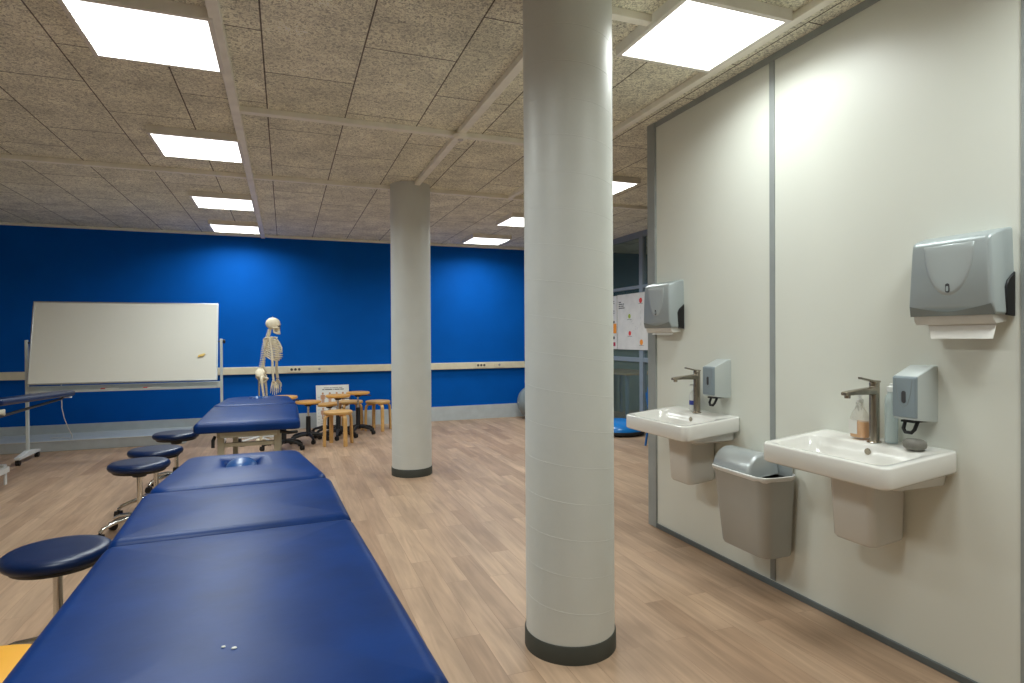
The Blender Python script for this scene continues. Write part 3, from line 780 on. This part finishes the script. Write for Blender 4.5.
for i, ws in enumerate(((.06,), (.09, .04), (.05, .07), (.16,))):
    y = 7.60
    for w in ws: tx.box(-.0135, -.012, y - w, y, 1.755 - .028 * i, 1.767 - .028 * i); y -= w + .012
tx.build('heading', M['txt'], nb)
tx = MB()
for y, z in ((7.10, 1.715), (7.385, 1.505), (7.375, 1.272), (7.085, 1.148)): tx.box(-.0135, -.012, y - .125, y - .015, z, z + .008)
def bar(y0, z0, y1, z1):
    tx.tube([(-.0125, y0 - .07, z0), (-.0125, y1 - .07, z1)], .0012, 4)
for k in range(8):
    if k % 2 == 0: bar(7.36 - .22 * k / 8, 1.50 - .16 * k / 8, 7.36 - .22 * (k + 1) / 8, 1.50 - .16 * (k + 1) / 8); bar(7.10, 1.70 - .32 * k / 8, 7.10, 1.70 - .32 * (k + 1) / 8); bar(7.35 - .22 * k / 8, 1.33 + .08 * k / 8, 7.35 - .22 * (k + 1) / 8, 1.33 + .08 * (k + 1) / 8)
tx.build('captions', M['txt_lt'], nb)
nb2 = notice(7.662, 8.32, 1.09, 1.862, 'white notice board with orange and maroon squares, cut off by the near column')
MB().box(-.0135, -.012, 7.668, 7.92, 1.32, 1.46).build('orange_block', M['dotorange'], nb2)
MB().box(-.0135, -.012, 7.70, 7.86, 1.135, 1.19).build('maroon_block', M['dotmaroon'], nb2)
tx = MB().box(-.0135, -.012, 7.72, 7.82, 1.235, 1.275).box(-.0135, -.012, 7.72, 7.82, 1.465, 1.50)
for z in (1.78, 1.75, 1.64, 1.61): tx.box(-.0135, -.012, 7.72, 8.2, z, z + .008)
tx.build('captions', M['txt'], nb2)

# ------------------------------------------------------------------ wash basins
def basin(cy, label):
    t = thing('wash_basin', label, 'wash basin', (W, cy, 0), 0, 'wall-hung wash basins')
    hy = .300; dp = .368; zb, zf = .847, .810; th = .082
    def zt(x): return zb + (zf - zb) * (-x / dp)
    def out(ins, dz, n=7, hyy=hy, rc=.036, back=0.0):
        ring = []
        x0, x1 = -dp + ins, -back
        pts = []
        rf, rb = max(rc - ins * .4, .010), .016
        for sx, sy, a0, rr in ((1, 1, 0, rb), (-1, 1, PI / 2, rf), (-1, -1, PI, rf), (1, -1, 1.5 * PI, rb)):
            for k in range(n + 1):
                a = a0 + PI / 2 * k / n; cx = (x1 - rr) if sx > 0 else (x0 + rr)
                pts.append((cx + rr * math.cos(a), sy * (hyy - ins - rr) + rr * math.sin(a)))
        for x, y in pts:
            ring.append((x, y, zt(x) + dz))
        return ring
    rings = [out(.05, -th - .008), out(.010, -th), out(.002, -th + .006), out(0, -th + .012), out(0, -.006), out(.002, -.002), out(.006, 0), out(.018, 0)]
    # bowl: inner ring keeps a deck at the wall side
    def inner(dz, ins, deck):
        ring = []
        x0, x1 = -dp + ins, -deck
        for x, y in rrect((x1 - x0) / 2, hy - ins - .012, .05, 7, ((x0 + x1) / 2, 0)):
            ring.append((x, y, zt(x) + dz))
        return ring
    rings += [inner(-.001, .026, .105), inner(-.006, .030, .109), inner(-.03, .040, .118), inner(-.058, .060, .128), inner(-.075, .09, .145), inner(-.080, .12, .165)]
    MB().loft(rings).build('bowl', M['ceramic'], t, smooth=55)
    # underside lip towards the wall and the half pedestal
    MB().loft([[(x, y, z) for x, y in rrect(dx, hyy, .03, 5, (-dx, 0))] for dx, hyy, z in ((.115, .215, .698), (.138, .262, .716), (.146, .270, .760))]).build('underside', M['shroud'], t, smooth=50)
    prof = [(.075, .078, .440), (.090, .090, .443), (.094, .095, .454), (.098, .099, .60), (.101, .103, .735)]
    rings = []
    for dx, hyy, z in prof:
        ring = []
        for x, y in rrect(dx, hyy, .030, 6, (-dx - .002, 0)):
            ring.append((min(x, 0), y - .006, z + (.018 if z < .5 else 0) * (1 - min(1, -x / (2 * dx)))))
        rings.append(ring)
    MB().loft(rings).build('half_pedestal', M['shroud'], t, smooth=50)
    MB().lathe([(.006, -.004), (.013, -.004), (.014, .0), (.006, .0)], (-.119, -.025, zt(-.12) - .028), 18, 'x').build('overflow_ring', M['tap'], t)
    MB().lathe([(.001, 0), (.022, 0), (.024, .004), (.001, .006)], (-.2, 0, zt(-.2) - .081), 20).build('drain', M['chrome'], t)
    # tall mixer tap
    tp = MB().lathe([(.004, 0), (.028, 0), (.024, .004), (.0195, .006), (.0195, .226), (.018, .230), (.004, .230)], (-.066, -.012, zt(-.068)), 28)
    tap = tp.build('tap_body', M['tap'], t, smooth=40)
    z0 = zt(-.068) + .212
    sp = MB()
    rs = []
    for x, w, zc, h in ((-.066, .018, z0 - .002, .016), (-.10, .017, z0 - .002, .014), (-.17, .016, z0 - .004, .010), (-.228, .015, z0 - .008, .008), (-.236, .012, z0 - .009, .006)):
        rs.append([(x, -.012 + u * w, zc + v * h) for u, v in rrect(1, 1, .35, 3)])
    sp.loft(rs); sp.lathe([(.001, 0), (.011, 0), (.012, .014), (.001, .014)], (-.215, -.012, z0 - .027), 16)
    sp.build('spout', M['tap'], tap, .002, smooth=40)
    lv = MB().lathe([(.004, 0), (.0195, 0), (.0195, .012), (.017, .018), (.004, .018)], (-.066, -.012, z0 + .0185), 24)
    lv.loft([[(x, -.012 + u * w, zc + v * .004) for u, v in rrect(1, 1, .3, 3)] for x, w, zc in ((-.05, .016, z0 + .036), (-.085, .015, z0 + .039), (-.145, .010, z0 + .052))])
    lv.build('lever', M['tap'], tap, smooth=40)
    return t
basin(1.808, 'nearer white wash basin on the right wall, with grey soap stone on its deck')
basin(2.948, 'farther white wash basin, next to the end of the white wall').location.z = -.012

# bottles and soap on the basin decks
ZD = .8455
t = thing('soap_bottle', 'clear pump bottle half full of orange soap, behind the nearer tap', 'bottle', (W - .055, 1.872, ZD))
MB().loft([[(x, y, z) for x, y in rrect(hx_, hy_, .02, 5)] for hx_, hy_, z in ((.022, .032, 0), (.026, .036, .004), (.026, .036, .085), (.02, .03, .11), (.012, .013, .135), (.012, .013, .15))]).build('body', M['bottle'], t, smooth=60)
MB().loft([[(x, y, z) for x, y in rrect(hx_, hy_, .018, 5)] for hx_, hy_, z in ((.02, .03, .003), (.0245, .0345, .006), (.0245, .0345, .07))]).build('soap', M['soap_orange'], t, smooth=60)
MB().box(-.0275, -.0262, -.008, .031, .018, .076).build('label', M['paper'], t)
MB().lathe([(.001, .15), (.014, .15), (.014, .163), (.006, .166), (.006, .185), (.001, .185)], n=18).box(-.034, .006, -.006, .006, .183, .193).build('pump', M['bottle_white'], t, .002)
t = thing('lotion_bottle', 'tall translucent pale blue bottle between the nearer tap and soap dispenser', 'bottle', (W - .045, 1.738, ZD))
MB().lathe([(.004, 0), (.022, 0), (.0235, .005), (.0235, .165), (.020, .185), (.014, .197), (.013, .205), (.004, .205)], n=28).build('body', M['bottle_blue'], t, smooth=60)
MB().lathe([(.001, .205), (.016, .205), (.016, .225), (.007, .228), (.007, .238), (.001, .238)], n=18).build('cap', M['bottle_white'], t, .001)
t = thing('soap_stone', 'oval grey stone lying on the nearer basin below the soap dispenser', 'soap dish', (W - .082, 1.615, ZD - .003))
MB().lathe([(.004, 0), (.030, .0), (.040, .008), (.043, .020), (.040, .031), (.030, .038), (.004, .041)], n=32, sx=.8, sy=1).build('body', M['stone'], t, smooth=70)
t = thing('hand_gel_bottle', 'small white pump bottle with blue mark on the farther basin', 'bottle', (W - .05, 2.985, ZD - .010))
MB().lathe([(.004, 0), (.024, 0), (.027, .005), (.027, .09), (.02, .108), (.011, .116), (.004, .116)], n=24).build('body', M['bottle_white'], t, smooth=60)
MB().lathe([(.001, .116), (.013, .116), (.013, .13), (.005, .133), (.005, .15), (.001, .15)], n=16).box(-.032, .005, -.005, .005, .148, .157).build('pump', M['bottle_white'], t, .002)
MB().lathe([(.0271, .035), (.0275, .036), (.0275, .06), (.0271, .061)], n=24).build('label', M['label_blue'], t)

# ------------------------------------------------------------------ wall dispensers
def soap_dispenser(cy, label):
    t = thing('soap_dispenser', label, 'soap dispenser', (W, cy, 0), 0, 'wall soap dispensers')
    def ring(x, hy, z0, z1, r):
        return [(x, y, z + (z0 + z1) / 2) for y, z in rrect(hy, (z1 - z0) / 2, r, 5)]
    MB().loft([ring(0, .049, .945, 1.160, .006), ring(-.02, .049, .945, 1.160, .006), ring(-.108, .047, .956, 1.122, .005), ring(-.112, .044, .960, 1.118, .004)]).build('housing', M['silver_lt'], t, smooth=28)
    MB().loft([ring(-.108, .0472, .962, 1.1215, .005), ring(-.116, .046, .964, 1.118, .005), ring(-.119, .042, .968, 1.113, .004)]).build('front_cover', M['soap_front'], t, smooth=28)
    MB().loft([[(x, y, z + 1.042) for y, z in rrect(hy_, hz_, hy_ * .95, 6)] for x, hy_, hz_ in ((-.1185, .0085, .024), (-.121, .0075, .022))]).build('window', M['txt'], t, smooth=40)
    sc = MB()
    prev = [(-.033, 1.110), (-.028, 1.06), (-.015, 1.015), (0, 1.004), (.015, 1.015), (.028, 1.06), (.033, 1.110)]
    sc.tube([(-.1188, y, z) for y, z in prev], .0012, 6); sc.build('front_groove', M['silver_dk'], t)
    MB().tube([(-.055, 0, .957), (-.075, -.024, .948), (-.09, -.022, .918), (-.093, -.012, .905), (-.093, .012, .905), (-.09, .022, .918), (-.075, .024, .948), (-.055, 0, .957)], .0068, 8).box(-.10, -.01, -.025, .025, .944, .952).build('push_lever', M['black'], t)
    return t
soap_dispenser(1.632, 'grey wall soap dispenser above the nearer basin')
soap_dispenser(2.772, 'grey wall soap dispenser above the farther basin').location.z = -.014

def towel_dispenser(cy, label, hang=1.0):
    t = thing('paper_towel_dispenser', label, 'paper towel dispenser', (W, cy, 0), 0, 'wall paper towel dispensers')
    def outl(x, hb, ht, z0, z1, r, vee):
        """trapezoid outline, wider below, the bottom edge dipping in a V"""
        zc = (z0 + z1) / 2; hz = (z1 - z0) / 2; ring = []
        for y, z in rrect(1, hz, r, 5):
            w = hb + (ht - hb) * (z + hz) / (2 * hz)
            zz = z + zc
            ring.append((x, y * w if abs(y) > .5 else y * w, zz))
        return ring
    def tri(x, hb, ht, z0, z1, r):
        zc = (z0 + z1) / 2; hz = (z1 - z0) / 2; ring = []
        hm = max(hb, ht)
        for y, z in rrect(hm, hz, r, 5):
            w = (hb + (ht - hb) * (z + hz) / (2 * hz)) / hm
            ring.append((x, y * w, z + zc))
        return ring
    MB().loft([tri(0, .153, .143, 1.347, 1.646, .010), tri(-.03, .153, .143, 1.345, 1.642, .010), tri(-.092, .150, .136, 1.347, 1.622, .012), tri(-.102, .146, .131, 1.372, 1.612, .014), tri(-.105, .142, .126, 1.378, 1.604, .014)]).build('housing', M['silver'], t, smooth=38)
    # pointed scoop sunk into the front, widest at the top
    pts = []
    K = 14
    for k in range(K + 1):
        u = k / K; pts.append((.088 * (math.sin(u * PI / 2)) ** .75 if u > 0 else 0, 1.418 + .182 * u ** 1.5))
    left = [(-y, z) for y, z in reversed(pts[1:])]
    poly = left + pts
    MB().loft([[(x, y * q, z * q + 1.56 * (1 - q)) for y, z in poly] for x, q in ((-.1035, 1), (-.1062, .985), (-.1080, .9), (-.1092, .75), (-.1098, .55), (-.1100, .3))]).build('front_scoop', M['silver_mid'], t, smooth=70)
    MB().loft([[(x, y, z + 1.445) for y, z in rrect(h1, h2, h1 * .9, 5)] for x, h1, h2 in ((-.105, .008, .017), (-.1105, .007, .016))]).build('lock', M['txt'], t, smooth=40)
    MB().loft([[(x, y, z + 1.4425) for y, z in rrect(h1, h2, h1 * .9, 5)] for x, h1, h2 in ((-.110, .0042, .0095), (-.1115, .004, .009))]).build('lock_slot', M['silver'], t, smooth=40)
    # darker bowed lower facet
    fac = []
    for u in [k / 10 - .5 for k in range(11)]:
        fac.append((u * .285, 1.351, 1.384 - .024 * (1 - (2 * abs(u)) ** 1.5)))
    lo = [(-.094, y * 1.03, 1.346) for y, a, b in fac]; hi = [(-.1065, y * .99, b) for y, a, b in fac]
    MB().loft([lo, hi, [(-.100, y * .98, b) for y, a, b in fac], [(-.084, y, 1.349) for y, a, b in fac]], False, False, closed=False).build('lower_facet', M['silver_dk'], t, smooth=50)
    for s in (-1, 1):
        MB().prism([(-.004, 1.340), (-.046, 1.344), (-.050, 1.440), (-.040, 1.462), (-.004, 1.492)], 'y', s * .1475, s * .1560).build('side_insert', M['black'], t, .002)
    MB().prism([(-.01, 1.348), (-.090, 1.348), (-.088, 1.330), (-.076, 1.314), (-.02, 1.320)], 'y', -.138, .138).build('lower_tray', M['tray_white'], t, .003)
    # sheet of paper hanging out, bent forward
    up = [(-.085 - .004 * k, 1.334 - .0 * k) for k in range(1)]
    path = [(-.060 - .022 * k, 1.326 - .062 * hang * k) for k in (0, .3, .62, 1)]
    MB().loft([[(x, -.132, z), (x, .105 - .028 * i / 3, z), (x + .002, .105 - .028 * i / 3, z), (x + .002, -.132, z)] for i, (x, z) in enumerate(path)]).build('paper_towel', M['paper'], t, smooth=60)
    return t
towel_dispenser(1.476, 'silver paper towel dispenser high above the nearer basin, at the right edge')
towel_dispenser(3.292, 'silver paper towel dispenser near the end of the white wall, above the farther basin', .35).location.z = -.016

# ------------------------------------------------------------------ waste bin between the basins
t = thing('waste_bin', 'silver-grey bin with open lid and white liner, hung between the two basins', 'waste bin', (W - .006, 2.425, 0))
def bring(dx, hy, z, r=.04): return [(min(x, -.002), y, z) for x, y in rrect(dx, hy, r, 6, (-dx - .002, 0))]
MB().loft([bring(.082, .150, .212, .045), bring(.092, .160, .209, .05), bring(.095, .164, .222, .05), bring(.106, .180, .45, .055), bring(.113, .191, .588, .058), bring(.116, .195, .600, .06), bring(.111, .190, .600, .056), bring(.106, .183, .575, .054), bring(.085, .155, .25, .045)]).build('body', M['binm'], t, smooth=45)
ln = []
for (dx, hy, z, wob) in ((.1148, .1935, .586, .0035), (.1175, .197, .594, .002), (.1182, .1975, .605, .001), (.110, .189, .606, .0), (.104, .182, .57, .002)):
    rg = bring(dx, hy, z, .06)
    ln.append([(x, y, z + wob * math.sin(i * 1.7) + wob * .8 * math.sin(i * .6)) for i, (x, y, z) in enumerate(rg)])
MB().loft(ln, False, False).build('liner', M['liner'], t, smooth=60)
# rounded lid, a half barrel lying along the wall, pushed to the far side of the opening
sh = MB(); arc = []
for k in range(17):
    a = PI * (-.06 + 1.06 * k / 16); arc.append((math.cos(a), math.sin(a)))
outer = []
for yv, sc_ in ((-.078, .30), (-.080, .80), (-.076, .93), (-.066, .99), (-.050, 1), (.160, 1), (.176, .98), (.186, .92), (.190, .80), (.188, .3)):
    outer.append([(-.117 - .100 * c * sc_, yv, .592 + .108 * s_ * sc_) for c, s_ in arc])
sh.loft(outer, True, True)
sh.build('lid', M['binlid'], t, smooth=50)
MB().box(-.012, -.004, -.15, .16, .58, .672).build('back_plate', M['binlid'], t, .003)

# ------------------------------------------------------------------ camera, world, colour
F_PX = 605.04
yaw, pitch, roll = .359074, -.007935, -.005781
f = Vector((math.sin(yaw) * math.cos(pitch), math.cos(yaw) * math.cos(pitch), math.sin(pitch)))
r = Vector((math.cos(yaw), -math.sin(yaw), 0)); u = r.cross(f)
r2 = r * math.cos(roll) + u * math.sin(roll); u2 = -r * math.sin(roll) + u * math.cos(roll)
cam = bpy.data.cameras.new('camera'); cam.sensor_width = 36; cam.lens = F_PX * 36 / 1024; cam.clip_start = .05
co = bpy.data.objects.new('camera', cam); col.objects.link(co)
co.matrix_world = Matrix(((r2.x, u2.x, -f.x, 0), (r2.y, u2.y, -f.y, 0), (r2.z, u2.z, -f.z, 1.28), (0, 0, 0, 1)))
scene.camera = co
w = bpy.data.worlds.new('world'); scene.world = w; w.use_nodes = True
w.node_tree.nodes['Background'].inputs[0].default_value = (.05, .06, .08, 1)
w.node_tree.nodes['Background'].inputs[1].default_value = .3
vs = scene.view_settings
scene.display_settings.display_device = 'sRGB'
vs.view_transform = 'Standard'; vs.look = 'None'; vs.gamma = 1; vs.use_curve_mapping = False
vs.exposure = 0.17
scene.cycles.use_denoising = True
scene.cycles.max_bounces = 12; scene.cycles.diffuse_bounces = 6
